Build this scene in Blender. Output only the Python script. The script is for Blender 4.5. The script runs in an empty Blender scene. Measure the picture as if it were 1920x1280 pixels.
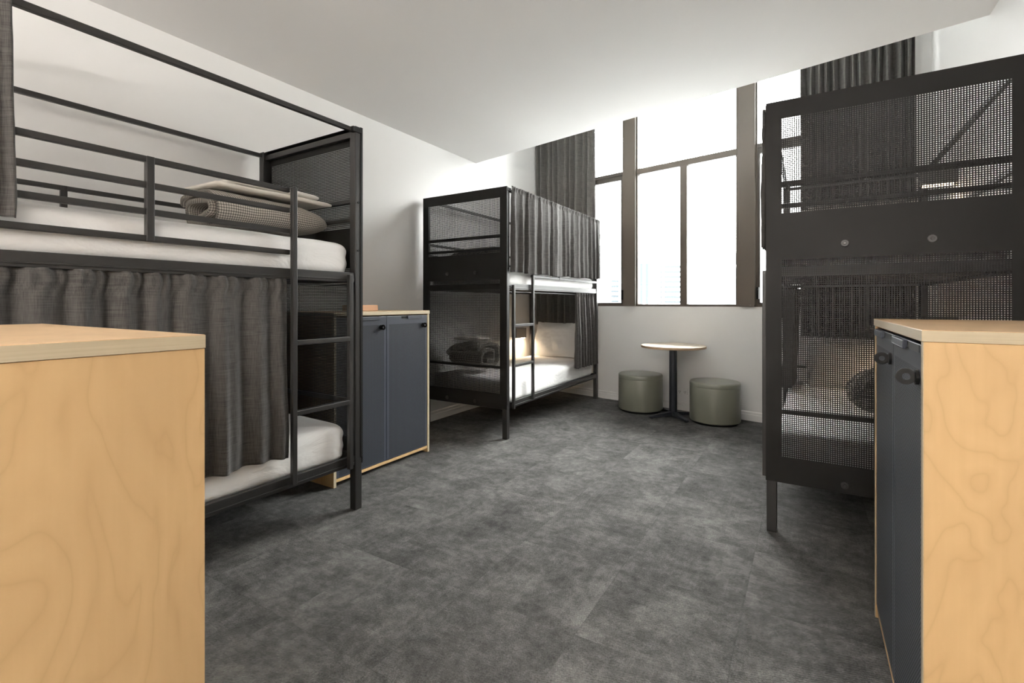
import bpy, bmesh, math, random
from mathutils import Vector, Matrix, noise

# ------------------------------------------------------------------ camera, sky, exposure
SC = bpy.context.scene
COL = SC.collection
cam_data = bpy.data.cameras.new('camera')
cam = bpy.data.objects.new('camera', cam_data)
COL.objects.link(cam)
SC.camera = cam
cam.location = (0, 0, 1.2)
cam.rotation_euler = (math.radians(90), 0, math.radians(31.678))
cam_data.sensor_fit = 'HORIZONTAL'
cam_data.sensor_width = 36.0
cam_data.lens = 901.0 / 1920.0 * 36.0
cam_data.shift_y = -72.0 / 1920.0
cam_data.clip_start = 0.02
cam_data.clip_end = 2000

vs = SC.view_settings
vs.view_transform = 'Standard'
vs.look = 'None'
vs.gamma = 1.0
vs.use_curve_mapping = False
vs.exposure = 0.2

world = bpy.data.worlds.new('sky')
SC.world = world
world.use_nodes = True
bg = world.node_tree.nodes['Background']
bg.inputs['Color'].default_value = (1.0, 0.985, 0.965, 1)
bg.inputs['Strength'].default_value = 1.0
# bright overcast: dimmer towards the horizon, brightest overhead
_nt = world.node_tree
_tc = _nt.nodes.new('ShaderNodeTexCoord'); _sp = _nt.nodes.new('ShaderNodeSeparateXYZ'); _mr = _nt.nodes.new('ShaderNodeMapRange')
_nt.links.new(_tc.outputs['Generated'], _sp.inputs[0]); _nt.links.new(_sp.outputs[2], _mr.inputs['Value'])
_mr.inputs['From Min'].default_value = 0.05; _mr.inputs['From Max'].default_value = 0.75
_mr.inputs['To Min'].default_value = 7.0; _mr.inputs['To Max'].default_value = 48.0
_nt.links.new(_mr.outputs['Result'], bg.inputs['Strength'])

FILL_POWER = 215.0
FILL_COLOR = (1.0, 0.93, 0.86)
added_fill_lamps = [(-0.8, -2.75), (0.40, -2.75)]        # unseen uplighters added behind the camera to brighten ceiling and walls

# ------------------------------------------------------------------ helpers
random.seed(5)


def link(o, parent=None):
    COL.objects.link(o)
    if parent is not None:
        o.parent = parent
    return o


def tag(o, label=None, cat=None, group=None, kind=None):
    if label: o['label'] = label
    if cat: o['category'] = cat
    if group: o['group'] = group
    if kind: o['kind'] = kind
    return o


def empty(name, loc=(0, 0, 0), rz=0.0):
    o = bpy.data.objects.new(name, None)
    o.empty_display_size = 0.1
    o.location = loc
    o.rotation_euler = (0, 0, rz)
    COL.objects.link(o)
    return o


class MB:
    """collects simple solids and links them as ONE mesh object"""
    def __init__(self, sx=1, sy=1, sz=1.0):
        self.bm = bmesh.new()
        self.s = (sx, sy, sz)

    def v(self, p):
        return self.bm.verts.new((p[0] * self.s[0], p[1] * self.s[1], p[2] * self.s[2]))

    def box(self, x0, x1, y0, y1, z0, z1):
        c = [self.v((x, y, z)) for z in (z0, z1) for y in (y0, y1) for x in (x0, x1)]
        for f in ((0, 2, 3, 1), (4, 5, 7, 6), (0, 1, 5, 4), (2, 6, 7, 3), (0, 4, 6, 2), (1, 3, 7, 5)):
            self.bm.faces.new([c[i] for i in f])
        return self

    def prism(self, pts, z0, z1):
        a = [self.v((p[0], p[1], z0)) for p in pts]
        b = [self.v((p[0], p[1], z1)) for p in pts]
        n = len(pts)
        self.bm.faces.new(a[::-1]); self.bm.faces.new(b)
        for i in range(n):
            self.bm.faces.new((a[i], a[(i + 1) % n], b[(i + 1) % n], b[i]))
        return self

    def lathe(self, prof, n=48, c=(0, 0)):
        rings = []
        for r, z in prof:
            if r < 1e-6:
                rings.append([self.v((c[0], c[1], z))])
            else:
                rings.append([self.v((c[0] + r * math.cos(2 * math.pi * i / n), c[1] + r * math.sin(2 * math.pi * i / n), z)) for i in range(n)])
        for a, b in zip(rings, rings[1:]):
            for i in range(n):
                j = (i + 1) % n
                if len(a) == 1 and len(b) == 1: continue
                if len(a) == 1: self.bm.faces.new((a[0], b[i], b[j]))
                elif len(b) == 1: self.bm.faces.new((a[i], b[0], a[j]))
                else: self.bm.faces.new((a[i], b[i], b[j], a[j]))
        return self

    def cyl(self, p0, p1, r, n=16, r1=None):
        p0 = Vector(p0); p1 = Vector(p1); d = (p1 - p0).normalized()
        up = Vector((0, 0, 1)) if abs(d.z) < .9 else Vector((1, 0, 0))
        e = d.cross(up).normalized(); f = d.cross(e)
        r1 = r if r1 is None else r1
        A = [self.v(p0 + r * (math.cos(t) * e + math.sin(t) * f)) for t in [2 * math.pi * i / n for i in range(n)]]
        B = [self.v(p1 + r1 * (math.cos(t) * e + math.sin(t) * f)) for t in [2 * math.pi * i / n for i in range(n)]]
        self.bm.faces.new(A); self.bm.faces.new(B[::-1])
        for i in range(n):
            self.bm.faces.new((A[i], A[(i + 1) % n], B[(i + 1) % n], B[i]))
        return self

    def grid(self, fn, nu, nv):
        vs_ = [[self.v(fn(i / nu, j / nv)) for j in range(nv + 1)] for i in range(nu + 1)]
        fs = []
        for i in range(nu):
            for j in range(nv):
                fs.append(self.bm.faces.new((vs_[i][j], vs_[i + 1][j], vs_[i + 1][j + 1], vs_[i][j + 1])))
        return vs_, fs

    def build(self, name, mat, parent=None, loc=(0, 0, 0), rz=0.0, smooth=False, bevel=0.0, seg=2, recalc=True):
        if recalc:
            bmesh.ops.recalc_face_normals(self.bm, faces=self.bm.faces[:])
        me = bpy.data.meshes.new(name)
        self.bm.to_mesh(me); self.bm.free()
        me.materials.append(mat)
        if smooth:
            for p in me.polygons: p.use_smooth = True
        o = bpy.data.objects.new(name, me)
        o.location = loc; o.rotation_euler = (0, 0, rz)
        link(o, parent)
        if bevel:
            m = o.modifiers.new('edge', 'BEVEL'); m.width = bevel; m.segments = seg; m.limit_method = 'ANGLE'
            m.harden_normals = False
        return o


def copy_tree(o, parent=None):
    c = o.copy()
    COL.objects.link(c)
    c.parent = parent
    for ch in [k for k in bpy.data.objects if k.parent == o]:
        copy_tree(ch, c)
    return c


# ------------------------------------------------------------------ materials
def new_mat(name, color=(.5, .5, .5), rough=.5, metal=0.0, spec=.5):
    m = bpy.data.materials.new(name); m.use_nodes = True
    b = m.node_tree.nodes['Principled BSDF']
    b.inputs['Base Color'].default_value = (*color, 1)
    b.inputs['Roughness'].default_value = rough
    b.inputs['Metallic'].default_value = metal
    b.inputs['Specular IOR Level'].default_value = spec
    return m


def N(m, t, **kw):
    n = m.node_tree.nodes.new(t)
    for k, v in kw.items(): setattr(n, k, v)
    return n


def L(m, a, b): m.node_tree.links.new(a, b)


def mth(m, op, a, b=None, c=None):
    n = N(m, 'ShaderNodeMath', operation=op)
    for i, x in enumerate((a, b, c)):
        if x is None: continue
        if isinstance(x, (int, float)): n.inputs[i].default_value = x
        else: L(m, x, n.inputs[i])
    return n.outputs[0]


def noise_fac(m, vec, scale, detail=3, rough=.5, dist=0.0):
    n = N(m, 'ShaderNodeTexNoise'); n.inputs['Scale'].default_value = scale
    n.inputs['Detail'].default_value = detail; n.inputs['Roughness'].default_value = rough
    n.inputs['Distortion'].default_value = dist
    L(m, vec, n.inputs['Vector'])
    return n.outputs['Fac']


def mapping(m, vec, scale=(1, 1, 1), rot=(0, 0, 0), loc=(0, 0, 0)):
    n = N(m, 'ShaderNodeMapping')
    n.inputs['Scale'].default_value = scale; n.inputs['Rotation'].default_value = rot; n.inputs['Location'].default_value = loc
    L(m, vec, n.inputs['Vector'])
    return n.outputs['Vector']


def ramp(m, fac, stops):
    n = N(m, 'ShaderNodeValToRGB')
    el = n.color_ramp.elements
    while len(el) < len(stops): el.new(.5)
    for e, (p, c) in zip(el, stops):
        e.position = p; e.color = (*c, 1)
    L(m, fac, n.inputs['Fac'])
    return n.outputs['Color']


def mix(m, fac, a, b, blend='MIX'):
    n = N(m, 'ShaderNodeMix', data_type='RGBA', blend_type=blend)
    for i, x in ((0, fac), (6, a), (7, b)):
        if isinstance(x, (int, float)): n.inputs[i].default_value = x
        elif isinstance(x, tuple): n.inputs[i].default_value = (*x, 1)
        else: L(m, x, n.inputs[i])
    return n.outputs[2]


def bump(m, height, strength=.3, dist=.002):
    n = N(m, 'ShaderNodeBump'); n.inputs['Strength'].default_value = strength; n.inputs['Distance'].default_value = dist
    L(m, height, n.inputs['Height'])
    L(m, n.outputs['Normal'], bsdf(m).inputs['Normal'])


def bsdf(m): return m.node_tree.nodes['Principled BSDF']
def coords(m, which='Object'): return N(m, 'ShaderNodeTexCoord').outputs[which]
def setcol(m, c): L(m, c, bsdf(m).inputs['Base Color'])


def mat_paint(name, col, rough=.7):
    m = new_mat(name, col, rough, spec=.3)
    v = coords(m)
    f = noise_fac(m, v, 1.3, 3)
    setcol(m, mix(m, f, tuple(c * .97 for c in col), tuple(min(1, c * 1.02) for c in col)))
    bump(m, noise_fac(m, v, 220, 2), .06, .001)
    return m


def mat_metal(name, col, rough=.42, spec=.38):
    m = new_mat(name, col, rough, spec=spec)
    v = coords(m)
    bump(m, noise_fac(m, v, 600, 2), .08, .0006)
    return m


def mat_wood(name, base, dark, edge=False):
    m = new_mat(name, base, .42, spec=.35)
    v = coords(m)
    if edge:
        w = mapping(m, v, (6, 6, 320))
        f = noise_fac(m, w, 1.0, 2)
        g = noise_fac(m, mapping(m, v, (60, 60, 60)), 1.0, 2)
        setcol(m, mix(m, f, base, dark))
        return m
    w = mapping(m, v, (1.7, 1.7, .62))
    n1 = noise_fac(m, w, 3.0, 3, .42, .7)
    ring = mth(m, 'PINGPONG', mth(m, 'MULTIPLY', n1, 23.0), 1.0)
    line = mth(m, 'POWER', ring, 7.0)
    grain = noise_fac(m, mapping(m, v, (90, 90, 3)), 1.0, 4)
    broad = noise_fac(m, mapping(m, v, (2.0, 2.0, 1.0)), 1.6, 3, .5, .5)
    light = tuple(min(1, c * 1.13) for c in base)
    c = mix(m, ramp(m, broad, [(.36, (0, 0, 0)), (.64, (1, 1, 1))]), tuple(x * .97 for x in base), light)
    c = mix(m, mth(m, 'MULTIPLY', ring, .14), c, dark)
    c = mix(m, mth(m, 'MULTIPLY', line, .17), c, tuple(d * .8 for d in dark))
    c = mix(m, mth(m, 'MULTIPLY', grain, .22), c, dark)
    setcol(m, c)
    bump(m, grain, .05, .0006)
    return m


def mat_carpet():
    m = new_mat('carpet_tiles', (.08, .08, .078), .95, spec=.1)
    v = coords(m)
    r = mapping(m, v, (1, 1, 1), (0, 0, 0), (.22, -.10, 0))
    sep = N(m, 'ShaderNodeSeparateXYZ'); L(m, r, sep.inputs[0])
    tx = mth(m, 'DIVIDE', sep.outputs[0], .5); ty = mth(m, 'DIVIDE', sep.outputs[1], .5)
    fx = mth(m, 'FLOOR', tx); fy = mth(m, 'FLOOR', ty)
    cmb = N(m, 'ShaderNodeCombineXYZ'); L(m, fx, cmb.inputs[0]); L(m, fy, cmb.inputs[1])
    wn = N(m, 'ShaderNodeTexWhiteNoise', noise_dimensions='2D'); L(m, cmb.outputs[0], wn.inputs['Vector'])
    # each tile is a different cut of the same cloudy pattern
    off = N(m, 'ShaderNodeVectorMath', operation='MULTIPLY_ADD')
    L(m, wn.outputs['Color'], off.inputs[0]); off.inputs[1].default_value = (.45, .45, .45); L(m, r, off.inputs[2])
    cloud = noise_fac(m, off.outputs[0], 4.2, 7, .72, .3)
    par = mth(m, 'MODULO', mth(m, 'ABSOLUTE', mth(m, 'ADD', fx, fy)), 2.0)
    st1 = noise_fac(m, mapping(m, off.outputs[0], (5, 60, 3)), 1.0, 4, .7)
    st2 = noise_fac(m, mapping(m, off.outputs[0], (60, 5, 3)), 1.0, 4, .7)
    mxs = N(m, 'ShaderNodeMix', data_type='FLOAT'); L(m, par, mxs.inputs[0]); L(m, st1, mxs.inputs[2]); L(m, st2, mxs.inputs[3])
    streak = mxs.outputs[0]
    fine = noise_fac(m, mapping(m, r, (150, 190, 100)), 1.0, 3, .75)
    mid = noise_fac(m, r, 22, 5, .75)
    # loop rows
    ux = mth(m, 'SINE', mth(m, 'MULTIPLY', sep.outputs[0], 2 * math.pi / .0062))
    uy = mth(m, 'SINE', mth(m, 'MULTIPLY', sep.outputs[1], 2 * math.pi / .0085))
    uy2 = mth(m, 'SINE', mth(m, 'MULTIPLY', mth(m, 'ADD', sep.outputs[1], mth(m, 'MULTIPLY', sep.outputs[0], .55)), 2 * math.pi / .009))
    loop = mth(m, 'MULTIPLY', ux, uy2)
    tot = mth(m, 'ADD', mth(m, 'MULTIPLY', cloud, .66), mth(m, 'ADD', mth(m, 'MULTIPLY', mid, .42), mth(m, 'MULTIPLY', streak, .15)))
    c = ramp(m, tot, [(.47, (.040, .0395, .0385)), (.615, (.080, .079, .077)), (.79, (.150, .148, .144))])
    t = mth(m, 'ADD', mth(m, 'MULTIPLY', wn.outputs['Value'], .14), 1.0)
    tc = N(m, 'ShaderNodeCombineXYZ')
    for i in range(3): L(m, t, tc.inputs[i])
    c = mix(m, 1.0, c, tc.outputs[0], 'MULTIPLY')
    k = mth(m, 'ADD', mth(m, 'MULTIPLY', mth(m, 'SUBTRACT', fine, .5), 2.2), mth(m, 'MULTIPLY', loop, .42))
    k2 = N(m, 'ShaderNodeCombineXYZ'); kk = mth(m, 'MAXIMUM', mth(m, 'ADD', k, 1.0), .15)
    for i in range(3): L(m, kk, k2.inputs[i])
    c = mix(m, 1.0, c, k2.outputs[0], 'MULTIPLY')
    # thin seams between tiles
    ex = mth(m, 'ABSOLUTE', mth(m, 'SUBTRACT', mth(m, 'FRACT', tx), .5))
    ey = mth(m, 'ABSOLUTE', mth(m, 'SUBTRACT', mth(m, 'FRACT', ty), .5))
    seam = mth(m, 'GREATER_THAN', mth(m, 'MAXIMUM', ex, ey), .4945)
    c = mix(m, mth(m, 'MULTIPLY', seam, .14), c, (.02, .02, .02))
    setcol(m, c)
    bump(m, mth(m, 'ADD', loop, mth(m, 'MULTIPLY', fine, 2.0)), .55, .002)
    return m


def mat_fabric(name, a, b, su=900, sv=700, rough=.9):
    m = new_mat(name, a, rough, spec=.15)
    v = coords(m)
    w1 = noise_fac(m, mapping(m, v, (su * .45, su * .45, 14)), 1.0, 2, .6)
    w2 = noise_fac(m, mapping(m, v, (10, 10, sv * .5)), 1.0, 2, .6)
    w3 = noise_fac(m, v, 2.5, 3)
    f = mth(m, 'ADD', mth(m, 'MULTIPLY', w1, .55), mth(m, 'MULTIPLY', w2, .55))
    c = ramp(m, f, [(.40, a), (.68, b)])
    setcol(m, mix(m, mth(m, 'MULTIPLY', w3, .25), c, tuple(x * .75 for x in a)))
    bsdf(m).inputs['Sheen Weight'].default_value = .15
    bump(m, f, .25, .0012)
    return m


def mat_sheet(name, col):
    m = new_mat(name, col, .85, spec=.2)
    v = coords(m)
    f = noise_fac(m, mapping(m, v, (5, 2.2, 5)), 1.0, 4, .6, 1.2)
    g = noise_fac(m, v, 700, 2)
    bsdf(m).inputs['Sheen Weight'].default_value = .1
    bump(m, mth(m, 'ADD', f, mth(m, 'MULTIPLY', g, .012)), .55, .02)
    return m


def mat_check():
    m = new_mat('checked_blanket', (.4, .38, .35), .95, spec=.1)
    uv = coords(m, 'UV')
    sep = N(m, 'ShaderNodeSeparateXYZ'); L(m, uv, sep.inputs[0])
    def line(s, per, w):
        fr = mth(m, 'FRACT', mth(m, 'DIVIDE', s, per))
        return mth(m, 'LESS_THAN', fr, w)
    a = line(sep.outputs[0], .0115, .36); b = line(sep.outputs[1], .0115, .36)
    s = mth(m, 'MULTIPLY', mth(m, 'ADD', a, b), .5)
    c = ramp(m, s, [(0.0, (.50, .46, .41)), (.5, (.20, .185, .165)), (1.0, (.06, .055, .05))])
    setcol(m, c)
    bump(m, noise_fac(m, uv, 500, 2), .3, .001)
    return m


def mat_door():
    m = new_mat('navy_perforated_steel', (.022, .026, .036), .38, spec=.5)
    v = coords(m)
    sep = N(m, 'ShaderNodeSeparateXYZ'); L(m, v, sep.inputs[0])
    P = .0120
    a = mth(m, 'DIVIDE', sep.outputs[1], P); b = mth(m, 'DIVIDE', sep.outputs[2], P)
    def dots(ox, oz):
        x = mth(m, 'SUBTRACT', mth(m, 'FRACT', mth(m, 'ADD', a, ox)), .5)
        z = mth(m, 'SUBTRACT', mth(m, 'FRACT', mth(m, 'ADD', b, oz)), .5)
        d = mth(m, 'SQRT', mth(m, 'ADD', mth(m, 'MULTIPLY', x, x), mth(m, 'MULTIPLY', z, z)))
        return d
    d = mth(m, 'MINIMUM', dots(0, 0), dots(.5, .5))
    hole = mth(m, 'LESS_THAN', d, .27)
    # plain margin around the sheet (the holes stop before the folded edges)
    iny = mth(m, 'LESS_THAN', mth(m, 'ABSOLUTE', mth(m, 'SUBTRACT', sep.outputs[1], .0)), .196)
    inz = mth(m, 'LESS_THAN', mth(m, 'ABSOLUTE', mth(m, 'SUBTRACT', sep.outputs[2], .50)), .49)
    hole = mth(m, 'MULTIPLY', hole, mth(m, 'MULTIPLY', iny, inz))
    setcol(m, mix(m, hole, (.050, .058, .076), (.005, .0055, .007)))
    L(m, mth(m, 'ADD', mth(m, 'MULTIPLY', hole, .5), .30), bsdf(m).inputs['Roughness'])
    return m


def mat_glass():
    m = bpy.data.materials.new('window_glass'); m.use_nodes = True
    nt = m.node_tree; nt.nodes.clear()
    out = N(m, 'ShaderNodeOutputMaterial'); mx = N(m, 'ShaderNodeMixShader')
    tr = N(m, 'ShaderNodeBsdfTransparent'); gl = N(m, 'ShaderNodeBsdfGlossy'); gl.inputs['Roughness'].default_value = .02
    tr.inputs['Color'].default_value = (.97, .985, .98, 1)
    fr = N(m, 'ShaderNodeFresnel'); fr.inputs['IOR'].default_value = 1.2
    L(m, fr.outputs[0], mx.inputs[0]); L(m, tr.outputs[0], mx.inputs[1]); L(m, gl.outputs[0], mx.inputs[2])
    L(m, mx.outputs[0], out.inputs[0])
    return m


def mat_emit(name, col, strength):
    m = new_mat(name, col, .5)
    bsdf(m).inputs['Emission Color'].default_value = (*col, 1)
    bsdf(m).inputs['Emission Strength'].default_value = strength
    return m


M = dict(
    wall=mat_paint('white_wall_paint', (.80, .795, .785)),
    ceil=mat_paint('white_ceiling_paint', (.80, .785, .77), .8),
    trim=mat_paint('white_gloss_trim', (.82, .815, .80), .35),
    carpet=mat_carpet(),
    black=mat_metal('black_powder_coated_steel', (.0150, .0142, .0136), .42, .5),
    panel=mat_metal('black_perforated_steel', (.0085, .0080, .0075), .5, .16),
    plastic=new_mat('black_plastic', (.008, .008, .008), .6, spec=.2),
    chrome=new_mat('bright_steel', (.6, .6, .6), .25, 1.0),
    bronze=mat_metal('bronze_anodised_frame', (.090, .074, .059), .42),
    bronze_dark=mat_metal('dark_bronze_frame', (.050, .043, .036), .40),
    wood=mat_wood('birch_veneer', (.64, .435, .222), (.46, .28, .12)),
    woodtop=mat_wood('birch_laminate_top', (.60, .42, .25), (.46, .30, .16)),
    edge=mat_wood('plywood_edge', (.62, .53, .38), (.47, .39, .26), True),
    door=mat_door(),
    navy=mat_metal('navy_painted_steel', (.035, .042, .058), .40),
    curtain=mat_fabric('charcoal_bed_curtain', (.028, .0265, .025), (.085, .081, .077)),
    drape=mat_fabric('grey_window_drape', (.06, .057, .053), (.15, .143, .133)),
    sheet=mat_sheet('white_cotton_sheet', (.80, .795, .79)),
    pillow=mat_sheet('white_pillowcase', (.80, .79, .775)),
    check=mat_check(),
    towel=mat_fabric('cream_towel', (.70, .65, .58), (.80, .76, .70), 1500, 1500),
    towelw=mat_fabric('white_towel', (.68, .65, .60), (.80, .78, .73), 1500, 1500),
    vinyl=new_mat('sage_green_vinyl', (.180, .186, .150), .34, spec=.6),
    tabletop=mat_wood('pale_table_laminate', (.50, .435, .35), (.44, .37, .28)),
    tableedge=mat_wood('round_table_edge', (.58, .42, .27), (.46, .32, .19), True),
    navyleg=mat_metal('navy_black_table_steel', (.012, .014, .020), .38),
    glass=mat_glass(),
    lampbox=new_mat('grey_lamp_box', (.10, .095, .09), .5),
    led=mat_emit('warm_led_diffuser', (1.0, .78, .52), 14.0),
    fill_glow=mat_emit('fill_lamp_diffuser', (1.0, .9, .8), 6.0),  # glowing disc of the added fill uplighters
    concrete=mat_paint('pale_concrete', (.70, .73, .74), .8),
    facade_glass=new_mat('office_glass', (.040, .047, .052), .8, spec=.05),
    facade_blue=new_mat('blue_office_glass', (.055, .067, .075), .8, spec=.05),
    city=mat_paint('hazy_city_ground', (.33, .34, .345), .9),
)

bsdf(M['vinyl']).inputs['Coat Weight'].default_value = .25
bsdf(M['vinyl']).inputs['Coat Roughness'].default_value = .35

# ------------------------------------------------------------------ room shell
XL, XR, YB, ZC, ZT = -3.27, 0.865, -3.2, 2.816, 4.15
AX, AY = -2.267, 5.779                      # a point on the foot of the window wall
WR = math.radians(-10.93)
wd = Vector((math.cos(WR), math.sin(WR), 0)); wn = Vector((-wd.y, wd.x, 0))
WALL0 = Vector((AX, AY, 0)) + wn * .016      # wall face sits behind the skirting


def wl(t, off=0.0, z=0.0):                   # window wall coordinates -> world
    return WALL0 + wd * t + wn * off + Vector((0, 0, z))


tL = (XL - WALL0.x) / wd.x; tR = (XR - WALL0.x) / wd.x
pL = wl(tL); pR = wl(tR)

b = MB(); b.prism([(XL - .2, YB - .2), (XR + .2, YB - .2), (XR + .2, pR.y + .3), (XL - .2, pL.y + .3)], -.1, 0)
tag(b.build('floor', M['carpet']), 'dark grey mottled carpet tile floor', 'floor', kind='structure')
b = MB(); b.prism([(XL - .2, YB - .2), (XL, YB - .2), (XL, pL.y), (XL - .2, pL.y + .05)], 0, ZT)
tag(b.build('wall_left', M['wall']), 'white wall behind the two left bunk beds', 'wall', kind='structure')
b = MB(); b.prism([(XR, YB - .2), (XR + .2, YB - .2), (XR + .2, pR.y), (XR, pR.y)], 0, ZT)
tag(b.build('wall_right', M['wall']), 'white wall behind the right bunk bed', 'wall', kind='structure')
b = MB(); b.box(XL, XR, YB - .2, YB, 0, ZT)
tag(b.build('wall_back', M['wall']), 'white wall behind the camera', 'wall', kind='structure')
# far wall: low wall under the window, strips at both sides (local frame: x along the wall, y outward)
WT0, WT1, SILL = -.93, 3.05, 1.162
b = MB(); b.box(tL - .3, tR + .3, 0, .2, 0, SILL); b.box(tL - .3, WT0, 0, .2, SILL, ZT); b.box(WT1, tR + .3, 0, .2, SILL, ZT)
tag(b.build('wall_far', M['wall'], loc=WALL0, rz=WR), 'white low wall under the tall window', 'wall', kind='structure')
# low ceiling slab (edge parallel to the window wall) and the higher ceiling by the window
e0, e1 = Vector((XL, 4.512, 0)), Vector((XR, 3.703, 0))
b = MB(); b.prism([(XL, YB), (XR, YB), (e1.x, e1.y), (e0.x, e0.y)], ZC, ZT)
b.prism([(XL - .2, YB - .2), (XR + .2, YB - .2), (XR + .2, pR.y + .3), (XL - .2, pL.y + .3)], ZT, ZT + .1)
tag(b.build('ceiling', M['ceil']), 'white low ceiling ending in an edge before the window', 'ceiling', kind='structure')


def skirting(name, p0, p1, inward, label):
    d = (p1 - p0); ln = d.length; d.normalize()
    prof = [(0, 0), (.016, 0), (.016, .062), (.012, .066), (.012, .088), (.006, .096), (0, .096)]
    b = MB(); n = len(prof)
    A = [b.v(p0 + inward * x + Vector((0, 0, z))) for x, z in prof]
    B = [b.v(p1 + inward * x + Vector((0, 0, z))) for x, z in prof]
    for i in range(n): b.bm.faces.new((A[i], A[(i + 1) % n], B[(i + 1) % n], B[i]))
    b.bm.faces.new(A); b.bm.faces.new(B[::-1])
    tag(b.build(name, M['trim']), label, 'baseboard', kind='structure')


skirting('baseboard_far', wl(tL), wl(tR), -wn, 'white skirting board under the window')
skirting('baseboard_left', Vector((XL, YB, 0)), Vector((XL, pL.y, 0)), Vector((1, 0, 0)), 'white skirting board on the left wall')
skirting('baseboard_right', Vector((XR, YB, 0)), Vector((XR, pR.y, 0)), Vector((-1, 0, 0)), 'white skirting board on the right wall')

# ------------------------------------------------------------------ window
win = tag(empty('window_1', WALL0, WR), 'tall bronze framed window across the far wall', 'window', kind='structure')
WTOP = ZT - .002
b = MB()
b.box(WT0, WT1, .0, .075, SILL, 1.187)                                   # bottom frame
b.box(WT0, WT0 + .04, 0, .075, SILL, WTOP); b.box(WT1 - .04, WT1, 0, .075, SILL, WTOP)
b.box(WT0, WT1, 0, .075, 4.08, WTOP)
for t0, t1 in ((.318, .349), (.506, .522), (1.646, 1.693), (1.838, 1.853)):
    b.box(t0, t1, .012, .075, 1.18, WTOP)
b.box(1.047, 1.126, .010, .07, 1.18, 2.76)
b.box(.51, 1.66, .008, .07, 2.742, 2.810)
b.build('window_frame', M['bronze'], win, bevel=.002)
for t0, t1 in ((.347, .508), (1.691, 1.840)):
    b = MB(); b.box(t0, t1, -.022, .09, SILL, WTOP); b.build('pillar', M['bronze'], win, bevel=.003)
# opening sashes left and right: darker inner frame and transom
for t0, t1 in ((WT0 + .04, .320), (1.853, WT1 - .04)):
    b = MB()
    b.box(t0, t1, .012, .07, 2.772, 2.815)
    b.box(t0, t1, .020, .07, 2.718, 2.772)
    b.box(t0, t0 + .024, .016, .07, 1.187, 2.72); b.box(t1 - .024, t1, .016, .07, 1.187, 2.72)
    b.box(t0, t1, .016, .07, 1.187, 1.205)
    b.build('sash_frame', M['bronze_dark'], win, bevel=.002)
for t in (.325, 1.862):
    b = MB(); b.box(t - .012, t + .012, -.02, .02, 1.24, 1.36); b.cyl((t, -.03, 1.335), (t, -.018, 1.335), .008); b.build('window_latch', M['plastic'], win, bevel=.003)
for t in (1.70, 1.80, 1.838):
    b = MB(); b.cyl((t, -.027, 1.178), (t, -.02, 1.178), .005, 10); b.build('screw', M['chrome'], win)
for t0, t1, z0, z1 in ((WT0 + .06, .30, 1.20, 2.725), (WT0 + .04, .322, 2.812, 4.085), (.518, 1.05, 1.183, 2.745), (1.122, 1.65, 1.183, 2.745),
                       (.518, 1.65, 2.806, 4.085), (1.872, WT1 - .06, 1.20, 2.725), (1.85, WT1 - .04, 2.812, 4.085)):
    b = MB(); b.box(t0, t1, .038, .042, z0, z1); b.build('glass_pane', M['glass'], win)

# ------------------------------------------------------------------ fill uplighters, added out of view behind the camera
for i, (x, y) in enumerate(added_fill_lamps):
    r = tag(empty('added_fill_lamp', (x, y, 0)), 'added fill uplighter, unseen behind the camera', 'lamp', 'added fill uplighters behind the camera')
    b = MB(); b.lathe([(0, 0), (.14, 0), (.14, .012), (.03, .03), (0, .03)], 40); b.build('base', M['trim'], r)
    b = MB(); b.cyl((0, 0, .02), (0, 0, 1.60), .012); b.build('pole', M['trim'], r, smooth=False)
    b = MB(); b.lathe([(.02, 1.58), (.10, 1.62), (.17, 1.70), (.18, 1.74), (.174, 1.74), (.16, 1.70), (.09, 1.635), (.0, 1.61)], 40); b.build('lamp_shade', M['trim'], r, smooth=True)
    b = MB(); b.lathe([(0, 1.712), (.155, 1.71), (.155, 1.706), (0, 1.706)], 40); b.build('diffuser', M['fill_glow'], r)
    ld = bpy.data.lights.new('lamp_light', 'AREA'); ld.shape = 'DISK'; ld.size = .3; ld.energy = FILL_POWER; ld.color = FILL_COLOR
    lo = bpy.data.objects.new('lamp_light', ld); lo.location = (0, 0, 1.745); lo.rotation_euler = (math.pi, 0, 0); link(lo, r)


# ------------------------------------------------------------------ bunk beds
BW, BL, BH = .967, 2.15, 2.226


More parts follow.
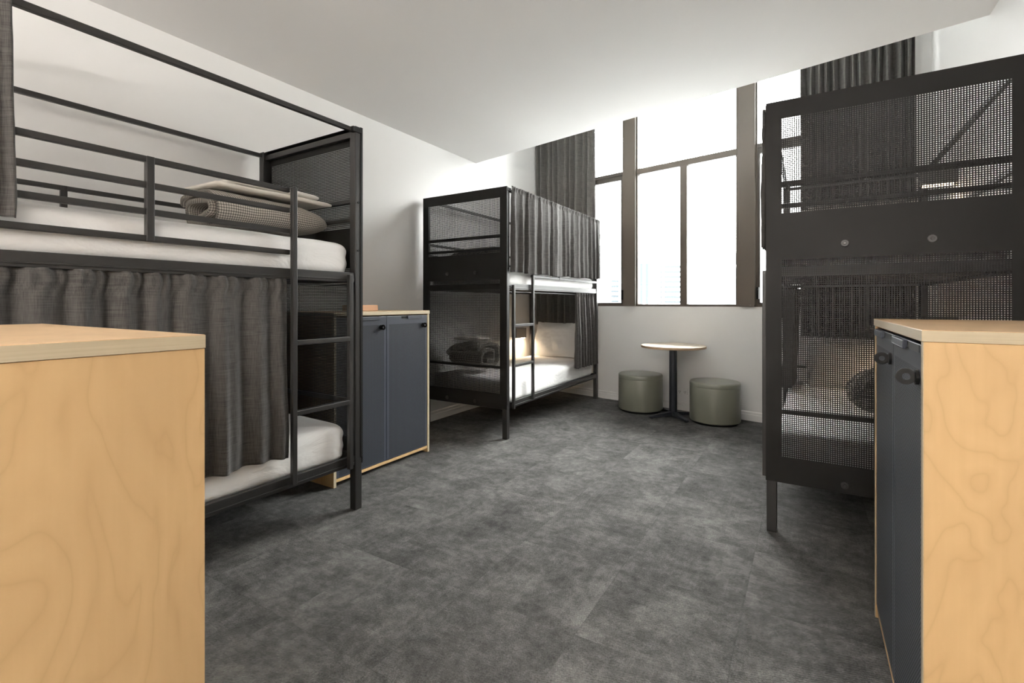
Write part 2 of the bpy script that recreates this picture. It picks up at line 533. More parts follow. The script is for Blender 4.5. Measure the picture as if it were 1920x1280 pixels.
def bunk(loc, sx, sy, label, W=BW, zs=1.0):
    """local frame: x=0 front face .. W wall side, y=0 foot (perforated panel) .. BL head"""
    root = tag(empty('bunk_bed', loc), label, 'bunk bed', 'black steel bunk beds')
    blk = M['black']
    mb = lambda: MB(sx, sy, zs)
    P = .048
    posts = []
    for x0, y0 in ((0, 0), (W - P, 0), (0, BL - P), (W - P, BL - P)):
        m = mb(); m.box(x0, x0 + P, y0, y0 + P, 0, BH)
        posts.append(m.build('post', blk, root, bevel=.004))
    for x0, y0 in ((0, 0), (0, BL - P)):
        s = 1 if y0 == 0 else -1
        m = mb(); m.box(x0 - .006, x0 + .022, y0 + .006 if s > 0 else y0 - .02, y0 + P + .02 if s > 0 else y0 + P - .006, 2.188, 2.220)
        m.build('rail_bracket', M['plastic'], root, bevel=.004)
    # perforated end panel
    m = mb()
    t0, t1 = -.0035, -.0005
    wx0, wx1 = .069, W - .067
    Z = (.266, .398, 1.410, 1.646, 2.135, BH)
    m.box(-.003, wx0, t0, t1, Z[0], Z[5]); m.box(wx1, W + .003, t0, t1, Z[0], Z[5])
    m.box(wx0, wx1, t0, t1, Z[0], Z[1]); m.box(wx0, wx1, t0, t1, Z[2], Z[3]); m.box(wx0, wx1, t0, t1, Z[4], Z[5])
    m.box(P, W - P, t1, .034, BH - .004, BH)                                # folded top edge
    m.box(-.003, .0, t1, .012, .30, BH)
    m.box(P, W - P, t1, .02, Z[0], Z[0] + .003)
    panel = m.build('end_panel', M['panel'], root)
    pit = .0096; bar = .0046
    for z0, z1 in ((Z[1], Z[2]), (Z[3], Z[4])):
        m = mb()
        nx = int(round((wx1 - wx0) / pit)); nz = int(round((z1 - z0) / pit))
        for i in range(nx + 1):
            c = wx0 + (wx1 - wx0) * i / nx
            m.box(c - bar / 2, c + bar / 2, -.0030, -.0010, z0, z1)
        for j in range(nz + 1):
            c = z0 + (z1 - z0) * j / nz
            m.box(wx0, wx1, -.0028, -.0012, c - bar / 2, c + bar / 2)
        m.build('perforated_sheet', M['panel'], panel)
    for x, z in ((.34, 1.477), (.667, 1.477), (.34, .305), (.667, .305)):
        m = mb(); m.cyl((x, -.002, z), (x, -.010, z), .017, 24); m.cyl((x, -.010, z), (x, -.016, z), .008, 6)
        m.build('bolt', M['black'], root, smooth=False, bevel=.001)
    for z in (1.784, 1.505):
        m = mb(); m.cyl((0.001, .026, z), (-.004, .026, z), .007, 12); m.build('bolt', M['plastic'], root)
    # inner top beam and end rails at foot, end rails at head
    m = mb(); m.box(P, W - P, .004, .034, 2.170, 2.205); m.build('top_beam', blk, root, bevel=.003)
    m = mb(); m.box(P, W - P, BL - .034, BL - .009, 2.185, 2.212); m.build('top_beam', blk, root, bevel=.003)
    for z in (1.787, 1.675, .614):
        m = mb(); m.box(P, W - P, .012, .034, z, z + .025); m.build('end_rail', blk, root, bevel=.002)
        m = mb(); m.box(P, W - P, BL - .034, BL - .012, z, z + .025); m.build('end_rail', blk, root, bevel=.002)
    for z in (1.32, .262):
        m = mb(); m.box(P, W - P, BL - .04, BL - .008, z, z + .055); m.build('end_rail', blk, root, bevel=.003)
        m = mb(); m.box(P, W - P, .004, .034, z, z + .055); m.build('end_rail', blk, root, bevel=.003)
    # long rails
    for z0, z1 in ((1.320, 1.375), (.262, .318)):
        for x0 in (.006, W - .034):
            m = mb(); m.box(x0, x0 + .028, P, BL - P, z0, z1)
            m.box(x0 - (.004 if x0 < .1 else 0), x0 + .028, P + .002, BL - P - .002, z0 + .012, z0 + .020)
            m.build('side_rail', blk, root, bevel=.002)
        m = mb()
        for k in range(15):
            y = .10 + k * (BL - .2 - .06) / 14
            m.box(.036, W - .036, y, y + .075, z0 + .018, z0 + .030)
        m.build('slat_base', M['black'], root)
    for x0 in (.010, W - .034):
        m = mb(); m.box(x0, x0 + .024, P, BL - P, 2.190, 2.216); m.build('top_rail', blk, root, bevel=.003)
    m = mb(); m.cyl((.034, P, 1.300), (.034, BL - P, 1.300), .006, 10); m.build('curtain_rod', M['black'], root)
    # guard rail, front
    m = mb()
    for z in (1.783, 1.681, 1.575, 1.469):
        m.box(.0, .020, .458, BL - P, z - .024, z)
    for y in (1.064,):
        m.box(-.004, .022, y - .014, y + .014, 1.445, 1.783)
    m.build('guard_rail', blk, root, bevel=.002)
    m = mb()
    for z in (1.785, 1.673):
        m.box(W - .040, W - .020, P, BL - P, z - .023, z)
    for y in (1.07,):
        m.box(W - .042, W - .020, y - .013, y + .013, 1.37, 1.785)
    m.build('guard_rail', blk, root, bevel=.002)
    # ladder
    lad = empty('ladder'); lad.parent = root
    m = mb(); m.box(-.026, .0, .434, .459, .284, 1.783); m.build('stile', blk, lad, bevel=.003)
    m = mb(); m.box(-.026, .0, .083, .108, .258, 1.362); m.build('stile', blk, lad, bevel=.003)
    for z in (.998, .640):
        m = mb(); m.box(-.026, .004, .106, .436, z - .013, z + .013); m.build('rung', blk, lad, bevel=.003)
    return root


X1, Y1 = -2.229, 1.936
X2, Y2 = -2.253, 3.563
X3, Y3 = -.189, 2.861
W3, S3 = .995, 1.011
bunk((X1, Y1, 0), -1, -1, 'nearest black steel bunk bed on the left, its top bunk open with a folded blanket')
bunk((X2, Y2, 0), -1, 1, 'black steel bunk bed at the far left with a curtain closed across its top bunk')
bunk((X3, Y3, 0), 1, 1, 'black steel bunk bed on the right with perforated end panel facing the room', W3, S3)


# ------------------------------------------------------------------ mattresses
def mattress(name, x0, x1, y0, y1, z0, z1, seed, label, r=.055):
    cx, cy = (x0 + x1) / 2, (y0 + y1) / 2
    hx, hy, hz = (x1 - x0) / 2, (y1 - y0) / 2, (z1 - z0) / 2
    bm = bmesh.new()
    vd = {}
    def vert(p):
        k = (round(p[0], 5), round(p[1], 5), round(p[2], 5))
        if k not in vd: vd[k] = bm.verts.new(p)
        return vd[k]
    nx, ny, nz = 26, 56, 10
    def spaced(n, h):
        return [-h + 2 * h * i / n for i in range(n + 1)]
    gx, gy, gz = spaced(nx, hx), spaced(ny, hy), spaced(nz, hz)
    for zz in (-hz, hz):
        for i in range(nx):
            for j in range(ny):
                bm.faces.new([vert((gx[a], gy[c], zz)) for a, c in ((i, j), (i + 1, j), (i + 1, j + 1), (i, j + 1))])
    for yy in (-hy, hy):
        for i in range(nx):
            for j in range(nz):
                bm.faces.new([vert((gx[a], yy, gz[c])) for a, c in ((i, j), (i + 1, j), (i + 1, j + 1), (i, j + 1))])
    for xx in (-hx, hx):
        for i in range(ny):
            for j in range(nz):
                bm.faces.new([vert((xx, gy[a], gz[c])) for a, c in ((i, j), (i + 1, j), (i + 1, j + 1), (i, j + 1))])
    rng = random.Random(seed); ox = rng.uniform(0, 50)
    for v in bm.verts:
        p = v.co.copy()
        q = Vector((max(-hx + r, min(hx - r, p.x)), max(-hy + r, min(hy - r, p.y)), max(-hz + r, min(hz - r, p.z))))
        d = p - q
        if d.length > 1e-6: p = q + d.normalized() * r
        n = noise.noise(Vector((p.x * 4 + ox, p.y * 4, p.z * 4))) * .006 + noise.noise(Vector((p.x * 16 + ox, p.y * 7, p.z * 9))) * .003
        # tucked corner folds
        corner = max(0, (abs(p.x) / hx - .80)) * max(0, (abs(p.y) / hy - .90)) * 50
        n += corner * .008 * math.sin(p.z * 90 + p.y * 60)
        crown = .012 * (1 - (p.x / hx) ** 2) * (1 - (p.y / hy) ** 4) if p.z > 0 else 0
        dirv = d.normalized() if d.length > 1e-6 else Vector((0, 0, 1))
        if p.z > -hz * .6:
            p = p + dirv * n + Vector((0, 0, crown))
        v.co = p
    bmesh.ops.recalc_face_normals(bm, faces=bm.faces[:])
    for v in bm.verts: v.co.z += hz
    me = bpy.data.meshes.new(name); bm.to_mesh(me); bm.free()
    me.materials.append(M['sheet'])
    for p in me.polygons: p.use_smooth = True
    o = bpy.data.objects.new(name, me); o.location = (cx, cy, z0); link(o)
    sd = o.modifiers.new('soft', 'SUBSURF'); sd.levels = 1; sd.render_levels = 1
    tag(o, label, 'mattress', 'mattresses in white fitted sheets')
    return o


UZ0, UZ1, LZ0, LZ1 = 1.351, 1.548, .293, .508
mattress('mattress', X1 - BW + .045, X1 - .030, Y1 - BL + .055, Y1 - .060, UZ0, UZ1, 1, 'white sheeted mattress on the open top bunk of the nearest left bed')
mattress('mattress', X1 - BW + .045, X1 - .040, Y1 - BL + .055, Y1 - .070, LZ0, LZ1, 2, 'white sheeted mattress below the charcoal curtain of the nearest left bed')
mattress('mattress', X2 - BW + .045, X2 - .036, Y2 + .060, Y2 + BL - .055, UZ0, UZ1 - .04, 3, 'white mattress edge under the closed curtain of the far left top bunk')
mattress('mattress', X2 - BW + .045, X2 - .040, Y2 + .070, Y2 + BL - .055, LZ0, LZ1, 4, 'white sheeted mattress on the warm lit lower bunk of the far left bed')
mattress('mattress', X3 + .036, X3 + W3 - .045, Y3 + .060, Y3 + BL - .055, UZ0 * S3, UZ1 * S3, 5, 'white mattress on the top bunk of the right bed, behind perforated steel')
mattress('mattress', X3 + .040, X3 + W3 - .045, Y3 + .070, Y3 + BL - .055, LZ0 * S3, LZ1 * S3, 6, 'white mattress on the lower bunk of the right bed, behind perforated steel')


# ------------------------------------------------------------------ curtains
def curtain(name, a, bpt, a2, b2, zt, zb, folds, amp, seed, mat, label, cat, group, header=.0, nu=220, nv=60, wav=0.01, thick=.003, amp0=None, normal=None, sway=0.0, sub=None, parent=None):
    """hung sheet: top edge a->bpt at zt, bottom edge a2->b2 at zb"""
    rng = random.Random(seed)
    a, bpt, a2, b2 = map(Vector, (a, bpt, a2, b2))
    base = Vector((min(a.x, b2.x), min(a.y, b2.y), zb if not callable(zb) else zb(0)))
    d = (bpt - a).normalized(); nrm = Vector((d.y, -d.x, 0)) if normal is None else Vector(normal)
    # irregular fold phases
    ph = [0.0]
    steps = 400
    for i in range(steps):
        ph.append(ph[-1] + (1 + .8 * noise.noise(Vector((i / steps * folds * .7 + seed * 3.1, seed, 0)))))
    tot = ph[-1]
    def phase(u): return ph[min(steps, int(u * steps))] / tot * folds * 2 * math.pi + (u * steps - int(u * steps)) * 0
    def phs(u):
        x = u * steps; i = min(steps - 1, int(x)); f = x - i
        return (ph[i] * (1 - f) + ph[i + 1] * f) / tot * folds * 2 * math.pi
    if amp0 is None: amp0 = amp * .45
    def fn(u, v):                     # v=0 top
        zbu = zb(u) if callable(zb) else zb
        z = zt + (zbu - zt) * v
        p = a.lerp(bpt, u).lerp(a2.lerp(b2, u), v)
        k = phs(u)
        am = amp0 + (amp - amp0) * min(1, v * 1.6) ** .7
        la = 1 + .5 * noise.noise(Vector((u * folds * .5 + seed, v * 1.2, 3.3)))
        s = math.sin(k + .5 * math.sin(k * .5 + seed) + 1.1 * v * noise.noise(Vector((u * 6, seed, v))))
        w = am * la * (s * .8 + .25 * math.sin(2 * k + seed))
        if header and v < header:     # tight gathers at the heading
            w += .006 * math.sin(k * 3.1 + 2 * math.sin(v * 40)) * (1 - v / header) ** .5
        w += .004 * noise.noise(Vector((u * 14, v * 9, seed)))
        sh = sway * v * v
        return Vector((p.x, p.y, 0)) + nrm * w + d * (.012 * v * noise.noise(Vector((u * 5 + seed, v * 3, 1))) + sh) + Vector((0, 0, z)) - base
    m = MB(); m.grid(fn, nu, nv)
    o = m.build(name, mat, None, base, smooth=True)
    sm = o.modifiers.new('cloth', 'SOLIDIFY'); sm.thickness = thick; sm.offset = 0
    tag(o, label, cat, group)
    return o


BC = 'charcoal bunk curtains'
# nearest left bed: lower bunk curtain, drawn nearly to the ladder; and the drawn-back top curtain
curtain('bed_curtain', (X1 - .012, 1.462, 0), (X1 - .012, -.19, 0), (X1 - .006, 1.470, 0), (X1 - .006, -.19, 0), 1.322,
        lambda u: .420 + .02 * min(1, u * 4) + .006 * math.sin(u * 20), 13, .028, 3, M['curtain'],
        'charcoal curtain closing the lower bunk of the nearest left bed', 'curtain', BC, header=.12, nu=420, nv=70, normal=(1, 0, 0), amp0=.011)
curtain('bed_curtain', (X1 + .012, .475, 0), (X1 + .012, -.19, 0), (X1 + .012, .485, 0), (X1 + .012, -.19, 0), 2.235,
        lambda u: 1.478 + .004 * math.sin(u * 15), 12, .022, 7, M['curtain'],
        'charcoal curtain drawn back to the left edge on the nearest top bunk', 'curtain', BC, header=.08, nu=260, nv=60, normal=(1, 0, 0))
# far left bed: closed top curtain, gathered lower curtain
curtain('bed_curtain', (X2 + .022, Y2 + .050, 0), (X2 + .022, Y2 + BL + .002, 0), (X2 + .028, Y2 + .030, 0), (X2 + .028, Y2 + BL + .008, 0), 2.236,
        lambda u: 1.472 + .030 * u ** 2 + .006 * math.sin(u * 26), 17, .017, 11, M['curtain'],
        'charcoal curtain closed across the far left top bunk', 'curtain', BC, header=.07, nu=460, nv=70, normal=(1, 0, 0), amp0=.006)
curtain('bed_curtain', (X2 - .004, 5.035, 0), (X2 - .004, 5.60, 0), (X2 + .012, 4.995, 0), (X2 + .012, 5.665, 0), 1.315,
        lambda u: .458 - .012 * u, 8, .034, 13, M['curtain'],
        'charcoal curtain pulled aside at the head of the far left lower bunk', 'curtain', BC, header=.06, nu=260, nv=70, normal=(1, 0, 0), amp0=.014)
# right bed
curtain('bed_curtain', (X3 + .060, 4.46, 0), (X3 + .090, 4.90, 0), (X3 + .050, 4.36, 0), (X3 + .065, 4.92, 0), 1.325,
        lambda u: .53, 6, .050, 17, M['curtain'],
        'charcoal curtain pulled aside on the lower bunk of the right bed', 'curtain', BC, nu=200, nv=50, normal=(-1, 0, 0), amp0=.045)
curtain('bed_curtain', (X3 - .010, Y3 + .06, 0), (X3 - .010, Y3 + .30, 0), (X3 - .008, Y3 + .06, 0), (X3 - .008, Y3 + .33, 0), 2.245,
        lambda u: 1.50, 6, .020, 19, M['curtain'],
        'charcoal curtain bunched at the foot post of the right top bunk', 'curtain', BC, nu=160, nv=40, normal=(-1, 0, 0), amp0=.012)
# window drapes
WC = 'grey window drapes'
curtain('window_curtain', wl(-.985, -.05), wl(-.055, -.05), wl(-.985, -.05), wl(-.045, -.05), 4.05, lambda u: .905, 10, .050, 23, M['drape'],
        'long grey drape hanging at the left of the window behind a bunk bed', 'curtain', WC, nu=360, nv=40, amp0=.046, normal=-wn)
curtain('window_curtain', wl(2.255, -.11), wl(3.085, -.11), wl(2.260, -.11), wl(3.085, -.11), 4.05, lambda u: .890, 13, .048, 29, M['drape'],
        'long grey drape hanging at the right of the window above the right bunk bed', 'curtain', WC, nu=380, nv=40, amp0=.040, normal=-wn)


# ------------------------------------------------------------------ pillows
def pillow(loc, rx, rz, label, w=.70, h=.46, t=.16, seed=1):
    m = MB(); n = 28
    def side(sg):
        def fn(u, v):
            x = u * 2 - 1; y = v * 2 - 1
            e = max(0, 1 - abs(x) ** 2.6) ** .55 * max(0, 1 - abs(y) ** 2.6) ** .55
            pin = 1 - .06 * (1 - abs(x) ** 2) * 0 - .05 * (y * y) * (1 - x * x)
            z = sg * t / 2 * e * (1 + .22 * noise.noise(Vector((x * 2.4 + seed, y * 2.4, sg))) )
            z += .006 * noise.noise(Vector((x * 7 + seed, y * 7, sg * 2))) * (1 - e * .4)
            return (x * w / 2 * (1 - .05 * (1 - y * y) * 0 - .04 * (1 - abs(y)) * abs(x) * -1 + -.04), y * h / 2 * (1 - .05 * (1 - x * x)), z)
        return fn
    m.grid(side(1), n, n); m.grid(side(-1), n, n)
    bmesh.ops.remove_doubles(m.bm, verts=m.bm.verts[:], dist=.0006)
    o = m.build('pillow', M['pillow'], None, loc, smooth=True)
    o.rotation_euler = (rx, 0, rz)
    sd = o.modifiers.new('soft', 'SUBSURF'); sd.levels = 1; sd.render_levels = 1
    tag(o, label, 'pillow', 'white pillows')
    return o


pillow((-2.735, 5.54, .735), math.radians(72), 0, 'white pillow propped upright in the far left lower bunk, warm lit', w=.66, seed=2)
pillow((X3 + .52, Y3 + BL - .25, .70), math.radians(50), 0, 'white pillow on the lower bunk of the right bed, behind perforated steel', seed=5)


# ------------------------------------------------------------------ folded blankets and towels
def blanket_mesh():
    """loosely rolled checked blanket, axis along local y, flattened spiral section, far end tapered"""
    m = MB()
    uvl = m.bm.loops.layers.uv.new('uv')
    turns = 1.75; na = 150; ny = 46
    L_ = .66
    pts = []
    s = 0; prev = None; arc = []
    for i in range(na + 1):
        th = -math.pi * .62 + turns * 2 * math.pi * (i / na)
        k = .30 + .70 * (i / na)
        ce, se = math.cos(th), math.sin(th)
        x = .215 * k * math.copysign(abs(ce) ** .75, ce)
        z = .098 * k * math.copysign(abs(se) ** .85, se)
        p = Vector((x, 0, z)); pts.append(p)
        if prev is not None: s += (p - prev).length
        arc.append(s); prev = p
    grid = []
    for j in range(ny + 1):
        v = j / ny
        y = -L_ / 2 + L_ * v
        tp = 1.0
        if v > .55: tp = max(.06, 1 - ((v - .55) / .45) ** 3.2) ** .55
        if v < .06: tp = .96 + .04 * v / .06
        row = []
        for i, p in enumerate(pts):
            nz = noise.noise(Vector((p.x * 9 + 4, y * 7, p.z * 9 + i * .01)))
            yy = y + .03 * noise.noise(Vector((p.x * 8, p.z * 10, 1.7 + i * .03))) * max(0, 1 - v * 4)
            row.append(m.v((p.x * (tp ** .35) + .006 * nz, yy, p.z * tp * (1 - .12 * v) + .005 * nz + .098)))
        grid.append(row)
    for j in range(ny):
        for i in range(na):
            f = m.bm.faces.new((grid[j][i], grid[j][i + 1], grid[j + 1][i + 1], grid[j + 1][i]))
            for lp, (a, c) in zip(f.loops, ((i, j), (i + 1, j), (i + 1, j + 1), (i, j + 1))):
                lp[uvl].uv = (arc[a], L_ * c / ny)
    return m


def towel(name, loc, rz, sx, sy, h, mat, label, seed, layers=1):
    """folded towel: stacked soft layers joined by a rounded fold at one side"""
    m = MB()
    t = h / layers
    ns, ny = 14, 22
    prof = []
    for k in range(layers):
        z0 = k * t
        q = []
        for i in range(13):
            a = -math.pi / 2 + math.pi * i / 12
            q.append((sx / 2 - t * .5 + t * .5 * math.cos(a), z0 + t / 2 + t * .48 * math.sin(a)))
        for i in range(13):
            a = math.pi / 2 + math.pi * i / 12
            q.append((-sx / 2 + t * .5 + (k * .004) + t * .5 * math.cos(a), z0 + t / 2 + t * .48 * math.sin(a)))
        prof.append(q)
    for q in prof:
        n = len(q); rows = []
        for j in range(ny + 1):
            v = j / ny; y = -sy / 2 + sy * v
            e = 1 - .35 * max(0, abs(v - .5) * 2 - .93) / .07
            zc = sum(z for _, z in q) / n
            rows.append([m.v((x + .004 * noise.noise(Vector((x * 6, y * 6, seed + z * 30))), y, zc + (z - zc) * e + .010 * (noise.noise(Vector((x * 4, y * 4, seed))) + .35))) for x, z in q])
        for j in range(ny):
            for i in range(n):
                m.bm.faces.new((rows[j][i], rows[j][(i + 1) % n], rows[j + 1][(i + 1) % n], rows[j + 1][i]))
        m.bm.faces.new(rows[0][::-1]); m.bm.faces.new(rows[-1])
    o = m.build(name, mat, None, loc, rz, smooth=True)
    tag(o, label, 'towel', 'folded towels on the bunks')
    return o


bl = blanket_mesh().build('folded_blanket', M['check'], None, (-2.60, 1.555, 1.570), 0, smooth=True, recalc=False)
sm = bl.modifiers.new('cloth', 'SOLIDIFY'); sm.thickness = .024; sm.offset = 0; sm.use_rim = True
GB = 'rolled checked blankets'
tag(bl, 'rolled grey checked blanket on the open top bunk of the nearest left bed', 'blanket', GB)
spots = [((-2.90, 3.93, .532), 90, (1, .66, 1.42), 'rolled checked blanket on the far left lower bunk, behind perforated steel', (0, 0)),
         ((-2.84, 3.95, 1.522), 90, (1, .72, 1.15), 'rolled checked blanket on the curtained far left top bunk, behind perforated steel', (0, 0)),
         ((.20, 3.42, 1.590), 90, (1, .85, .95), 'rolled checked blanket on the right top bunk, behind perforated steel', (0, 0)),
         ((.53, 3.40, .530), 90, (1.15, 1.0, 1.62), 'rolled checked blanket on the right lower bunk, beside the cabinet edge', (0, 0))]
for loc, rz, sc, lab, _ in spots:
    c = bl.copy(); COL.objects.link(c)
    c.location = loc; c.rotation_euler = (0, 0, math.radians(rz)); c.scale = sc
    tag(c, lab, 'blanket', GB)
towel('folded_towel', (-2.60, 1.56, 1.772), 0, .32, .66, .026, M['towel'], 'cream folded towel lying directly on the rolled blanket of the nearest top bunk', 2)
towel('folded_towel', (-2.62, 1.58, 1.806), 0, .27, .51, .030, M['towelw'], 'white folded towel on top of the cream towel on the nearest top bunk', 3)
towel('folded_towel', (-2.90, 3.93, .825), math.radians(90), .22, .30, .03, M['towel'], 'folded towel on the rolled blanket of the far left lower bunk', 4)
towel('folded_towel', (.53, 3.40, .862), math.radians(90), .24, .40, .03, M['towel'], 'folded towel on the rolled blanket of the right lower bunk', 5)


# ------------------------------------------------------------------ cabinets
CW, CD, CH = .92, .58, 1.14


def cabinet(loc, rz, label, flip=1):
    """local: doors face +x, width along y (centred), depth towards -x"""
    r = tag(empty('locker_cabinet', loc, rz), label, 'cabinet', 'birch locker cabinets with navy doors')
    w = CW / 2
    m = MB(); m.box(-CD, .002, -w - .002, w + .002, CH - .026, CH); m.build('top_board', M['woodtop'], r, bevel=.0015)
    m = MB(); m.box(-CD, .0025, -w - .0022, w + .0022, CH - .0255, CH - .0015)
    m.build('edge_band', M['edge'], r)
    for s in (-1, 1):
        y0, y1 = (-w, -w + .020) if s < 0 else (w - .020, w)
        m = MB(); m.box(-CD, -.0012, y0, y1, 0, CH - .0265); sp = m.build('side_panel', M['wood'], r, bevel=.001)
        m = MB(); m.box(-.0012, .0, y0, y1, 0, CH - .0265); m.build('edge_band', M['edge'], sp)
    m = MB(); m.box(-CD + .01, -.004, -w + .020, w - .020, .030, .050); m.build('bottom_board', M['wood'], r, bevel=.001)
    m = MB(); m.box(-CD, -CD + .012, -w + .020, w - .020, .03, CH - .0265); m.build('back_board', M['wood'], r)
    dw = (CW - .046) / 2
    for s in (-1, 1):
        yc = s * (dw / 2 + .0015)
        zb, zt = .054, CH - .036
        m = MB(); m.box(-.020, -.003, -dw / 2, dw / 2, 0, zt - zb)
        d = m.build('door', M['door'], r, loc=(0, yc, zb), bevel=.002)
        # folded pull lip on part of the top edge, flat black plate beside it painting recess shade
        a, c = (-.01, .15) if flip > 0 else (-.17, .02)
        m = MB(); m.box(-.018, .008, a, c, zt - zb - .020, zt - zb - .001); m.box(.0, .008, a, c, zt - zb - .024, zt - zb - .018)
        m.build('pull_lip', M['navy'], d, bevel=.002)
        e0_, e1_ = (a - .06, a - .004) if flip > 0 else (c + .004, c + .16)
        m = MB(); m.box(-.004, -.0022, e0_, e1_, zt - zb - .020, zt - zb - .002)
        m.build('recess_shade', M['plastic'], d)
        # padlock hasp: round boss and a D shaped eye standing out from the door
        yl, zl = dw / 2 - .050, zt - zb - .078
        h = MB(); h.cyl((-.003, yl, zl), (.004, yl, zl), .018, 20); hb = h.build('hasp', M['plastic'], d, bevel=.001)
        h = MB(); n = 26
        t2 = .0025
        def ring(rad, yo):
            out = []
            for i in range(n + 1):
                an = -math.pi / 2 + math.pi * i / n
                out.append((.004 + .012 + rad * math.cos(an), yo, zl + rad * 1.0 * math.sin(an)))
            return out
        # outer D with a round hole
        O_, I_ = [], []
        for i in range(n * 2):
            an = 2 * math.pi * i / (n * 2)
            ox_ = .020 + .020 * math.cos(an); oz_ = .019 * math.sin(an)
            if math.cos(an) < 0: ox_ = .020 + .018 * math.cos(an) ; oz_ = math.copysign(max(abs(oz_), .013), oz_) if abs(math.sin(an)) > .2 else oz_
            O_.append((ox_, oz_)); I_.append((.020 + .008 * math.cos(an), .008 * math.sin(an)))
        ring_v = {}
        for yy in (-t2, t2):
            ring_v[yy] = ([h.v((x, yl + yy, zl + z)) for x, z in O_], [h.v((x, yl + yy, zl + z)) for x, z in I_])
        k = len(O_)
        for i in range(k):
            j = (i + 1) % k
            for yy in (-t2, t2):
                o_, i_ = ring_v[yy]
                h.bm.faces.new((o_[i], o_[j], i_[j], i_[i]))
            for q in (0, 1):
                h.bm.faces.new((ring_v[-t2][q][i], ring_v[-t2][q][j], ring_v[t2][q][j], ring_v[t2][q][i]))
        h.build('hasp_eye', M['plastic'], hb)
    return r


cabinet((-2.615, 2.046 + .455, 0), 0, 'birch cabinet with navy doors standing between the two left bunk beds')
cabinet((.217, 1.392 + .46, 0), math.pi, 'birch cabinet at the right edge, navy doors seen edge-on', -1)
cabinet((-.985 - .46, .475 - CD, 0), -math.pi / 2, 'birch cabinet at the left edge with plain wooden side facing the aisle')
m = MB(); m.box(-.075, .075, -.11, .11, 0, .045)
tag(m.build('wooden_block', new_mat('orange_wood', (.62, .36, .20), .5), None, (-2.93, 2.53, CH + .0005), bevel=.004), 'small orange wooden block on top of the cabinet between the left beds', 'block')

# ------------------------------------------------------------------ reading lamps in the bunks
def reading_lamp(loc, rz, label, power=2.2, size=.22):
    """local: back on plane y=0 facing -y"""
    r = tag(empty('reading_lamp', loc, rz), label, 'reading lamp', 'warm bunk reading lamps')
    s = size / 2
    m = MB(); m.box(-s, s, -.075, 0, .0, .125); m.build('lamp_box', M['lampbox'], r, bevel=.004)
    m = MB(); m.box(-s + .02, s - .02, -.062, -.030, -.012, .001); m.build('light_strip', M['led'], r)
    ld = bpy.data.lights.new('lamp_light', 'AREA'); ld.shape = 'RECTANGLE'; ld.size = size - .04; ld.size_y = .03
    ld.energy = power; ld.color = (1.0, .74, .48)
    lo = bpy.data.objects.new('lamp_light', ld); lo.location = (0, -.046, -.016); link(lo, r)
    return r


reading_lamp((XL + .001, 5.42, .745), math.radians(90), 'grey reading lamp box beside the pillow in the far left lower bunk', 4.0, .25)
reading_lamp((.762, 4.43, 2.022), 0, 'glowing reading lamp box on the wall of the right top bunk', 2.5, .20)
reading_lamp((.762, 4.43, .98), 0, 'warm reading lamp box on the wall of the right lower bunk', 3.5, .20)

# ------------------------------------------------------------------ table and stools
TX, TY = -1.222, 5.235
tb = tag(empty('round_table', (TX, TY, 0), math.radians(8)), 'small round cafe table with pale top and navy pedestal under the window', 'table')
m = MB(); m.lathe([(0, .755), (.325, .755), (.330, .752), (.330, .751)], 72); m.lathe([(0, .7508), (.330, .751)], 72)
m.build('tabletop', M['tabletop'], tb, smooth=False)
m = MB(); m.lathe([(.3298, .7515), (.3305, .748), (.3305, .733), (.326, .728), (0, .728)], 72); m.build('edge_band', M['tableedge'], tb)
m = MB(); m.lathe([(0, .728), (.11, .728), (.11, .720), (.040, .716), (.040, .05), (.052, .04), (.055, .022), (0, .022)], 40); m.build('pedestal', M['navyleg'], tb, smooth=False, bevel=.002)
for k, an in enumerate((220, 304, 40, 117)):
    c, s_ = math.cos(math.radians(an)), math.sin(math.radians(an))
    m = MB()
    def pt(d, w, z): return m.v((c * d - s_ * w, s_ * d + c * w, z))
    secs = [(.030, .034, .014, .055), (.10, .030, .012, .046), (.20, .026, .010, .034), (.265, .024, .006, .026), (.285, .016, .006, .020)]
    rows = [[pt(d, -w, z0), pt(d, w, z0), pt(d, w * .8, z1), pt(d, -w * .8, z1)] for d, w, z0, z1 in secs]
    for A, B in zip(rows, rows[1:]):
        for i in range(4): m.bm.faces.new((A[i], A[(i + 1) % 4], B[(i + 1) % 4], B[i]))
    m.bm.faces.new(rows[0]); m.bm.faces.new(rows[-1][::-1])
    lg = m.build('foot', M['navyleg'], tb, bevel=.003)
    m = MB(); m.cyl((c * .262, s_ * .262, 0), (c * .262, s_ * .262, .008), .016); m.build('glide', M['plastic'], lg)


def stool(x, y, label):
    r = tag(empty('stool', (x, y, 0)), label, 'stool', 'sage green round stools by the table')
    R = .24
    m = MB(); m.lathe([(0, .0), (R - .025, 0), (R - .02, .022), (0, .022)], 48); m.build('base', M['plastic'], r)
    m = MB(); m.lathe([(0, .02), (R - .02, .02), (R - .006, .024), (R, .034), (R, .360), (R - .0008, .3635), (R - .002, .365)], 72); m.build('body', M['vinyl'], r, smooth=True)
    m = MB(); m.lathe([(R - .002, .365), (R - .0008, .3665), (R, .369), (R, .398), (R - .004, .407), (R - .012, .4135), (R - .03, .4165), (R - .10, .419), (0, .421)], 72); m.build('seat', M['vinyl'], r, smooth=True)
    return r


stool(-1.605, 5.345, 'sage green vinyl stool at the left of the round table')
stool(-.806, 5.205, 'sage green vinyl stool at the right of the round table')

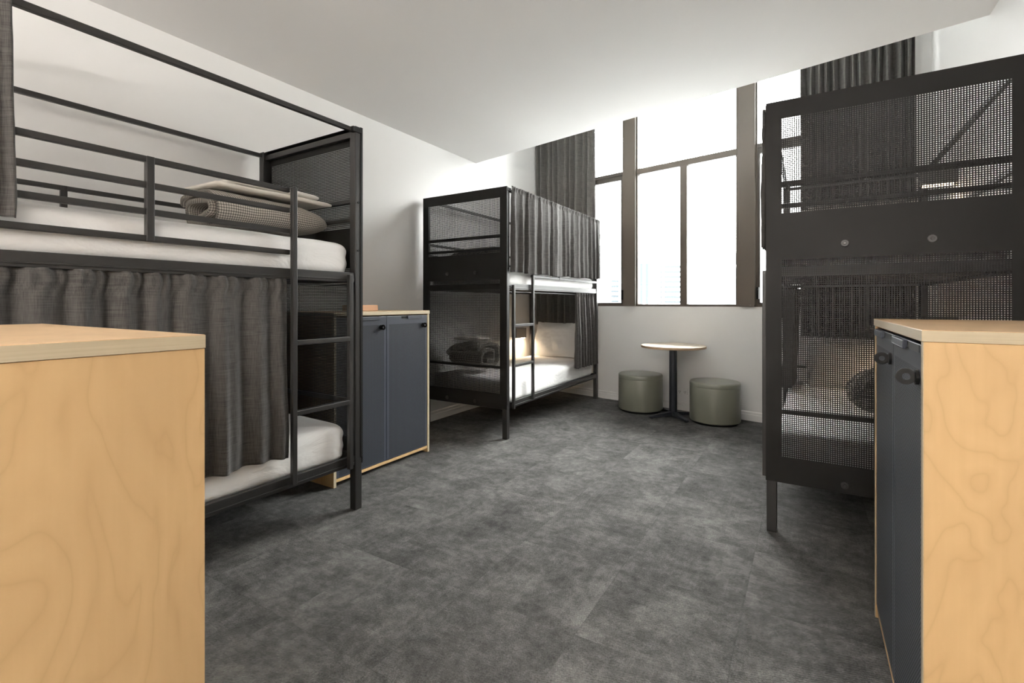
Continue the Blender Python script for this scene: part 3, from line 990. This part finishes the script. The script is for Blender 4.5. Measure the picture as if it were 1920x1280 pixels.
# power outlet
o = tag(empty('power_outlet', wl(1.085, 0, .178), WR), 'white double power outlet on the wall behind the round table', 'outlet')
m = MB(); m.box(-.058, .058, -.013, .0, 0, .073); m.build('plate', M['trim'], o, bevel=.002)
for x in (-.03, .03):
    m = MB()
    m.box(x - .010, x - .007, -.0145, -.012, .024, .042); m.box(x + .007, x + .010, -.0145, -.012, .024, .042); m.box(x - .0015, x + .0015, -.0145, -.012, .010, .022)
    m.build('socket', M['lampbox'], o)
    m = MB(); m.box(x - .006, x + .006, -.0165, -.012, .050, .062); m.build('switch', M['trim'], o, bevel=.001)

# ------------------------------------------------------------------ city outside the window
b = MB(); b.box(-900, 900, 30, 1500, -45.2, -45)
tag(b.build('city_ground', M['city']), 'pale hazy ground far below the window', 'ground', kind='structure')
f_, cx_, hy_ = 901.0, 960.0, 568.0
th = math.radians(31.678)


def city(px0, px1, top_px, D, label, style, depth=26, shift=0.0):
    """office tower standing D metres ahead, front facing the window"""
    def at(px): return Vector((math.cos(th) * (px - cx_) / f_ * D - math.sin(th) * D, math.sin(th) * (px - cx_) / f_ * D + math.cos(th) * D, 0))
    a, c = at(px0), at(px1)
    wdt = (c - a).length; ztop = 1.2 + (hy_ - top_px) / f_ * D
    r = tag(empty('office_building', (a.x, a.y, -45), th), label, 'building', 'pale office buildings outside the window')
    H = ztop + 45
    m = MB(); m.box(0, wdt, 0, depth, 0, H); m.build('walls', M['concrete'], r)
    if style == 'bands':
        n = int(H / 2.0)
        st = 58 / 901 * 0 + 9.4 * D / f_
        k = 0
        z = H - st * .55
        while z > H - 16 * st and z > 1:
            m = MB(); m.box(wdt * .22, wdt * .99, -.15, .05, z - st * .42, z)
            m.build('window_band', M['facade_glass'], r)
            m = MB(); m.box(wdt * .03, wdt * .09, -.15, .05, z - st * .42, z)
            m.build('window', M['facade_glass'], r)
            z -= st
    elif style == 'stripes':
        for x0, x1 in ((.10, .24), (.36, .50)):
            m = MB()
            st = 9.4 * D / f_; z = H - .4
            m.box(wdt * x0, wdt * x1, -.15, .05, H - 20 * st, H - .5)
            m.build('window_strip', M['facade_glass'], r)
        m = MB(); m.box(wdt * .62, wdt * .98, -.4, .05, H - 30, H - 1.0); m.build('glass_wing', M['concrete'], r)
        for i, (x, z, h) in enumerate(((.72, 3, 2), (.84, 6, 4), (.80, 10, 3), (.88, 13, 5))):
            m = MB(); m.box(wdt * x, wdt * (x + .06), -.55, -.35, H - z - h * .6, H - z); m.build('window', M['facade_blue'], r)
    else:
        for i in range(2):
            m = MB(); m.box(wdt * (.04 + .48 * i), wdt * (.46 + .5 * i), -.15, .05, H - 26, H - 1.0 - 0 * i); m.build('curtain_wall', M['facade_blue'], r)
    return r


city(1195, 1236, 491, 150, 'pale office building with vertical window strips at the left of the centre pane', 'stripes')
city(1237, 1277, 493, 170, 'white office block with rows of dark window bands beside the centre mullion', 'bands')
city(1357, 1400, 496, 160, 'pale blue glass office building at the right of the centre panes', 'glass')
city(1368, 1420, 470, 230, 'taller pale blue tower rising behind the glass office building', 'glass')
city(1140, 1166, 520, 180, 'low pale office block seen through the left pane', 'bands')
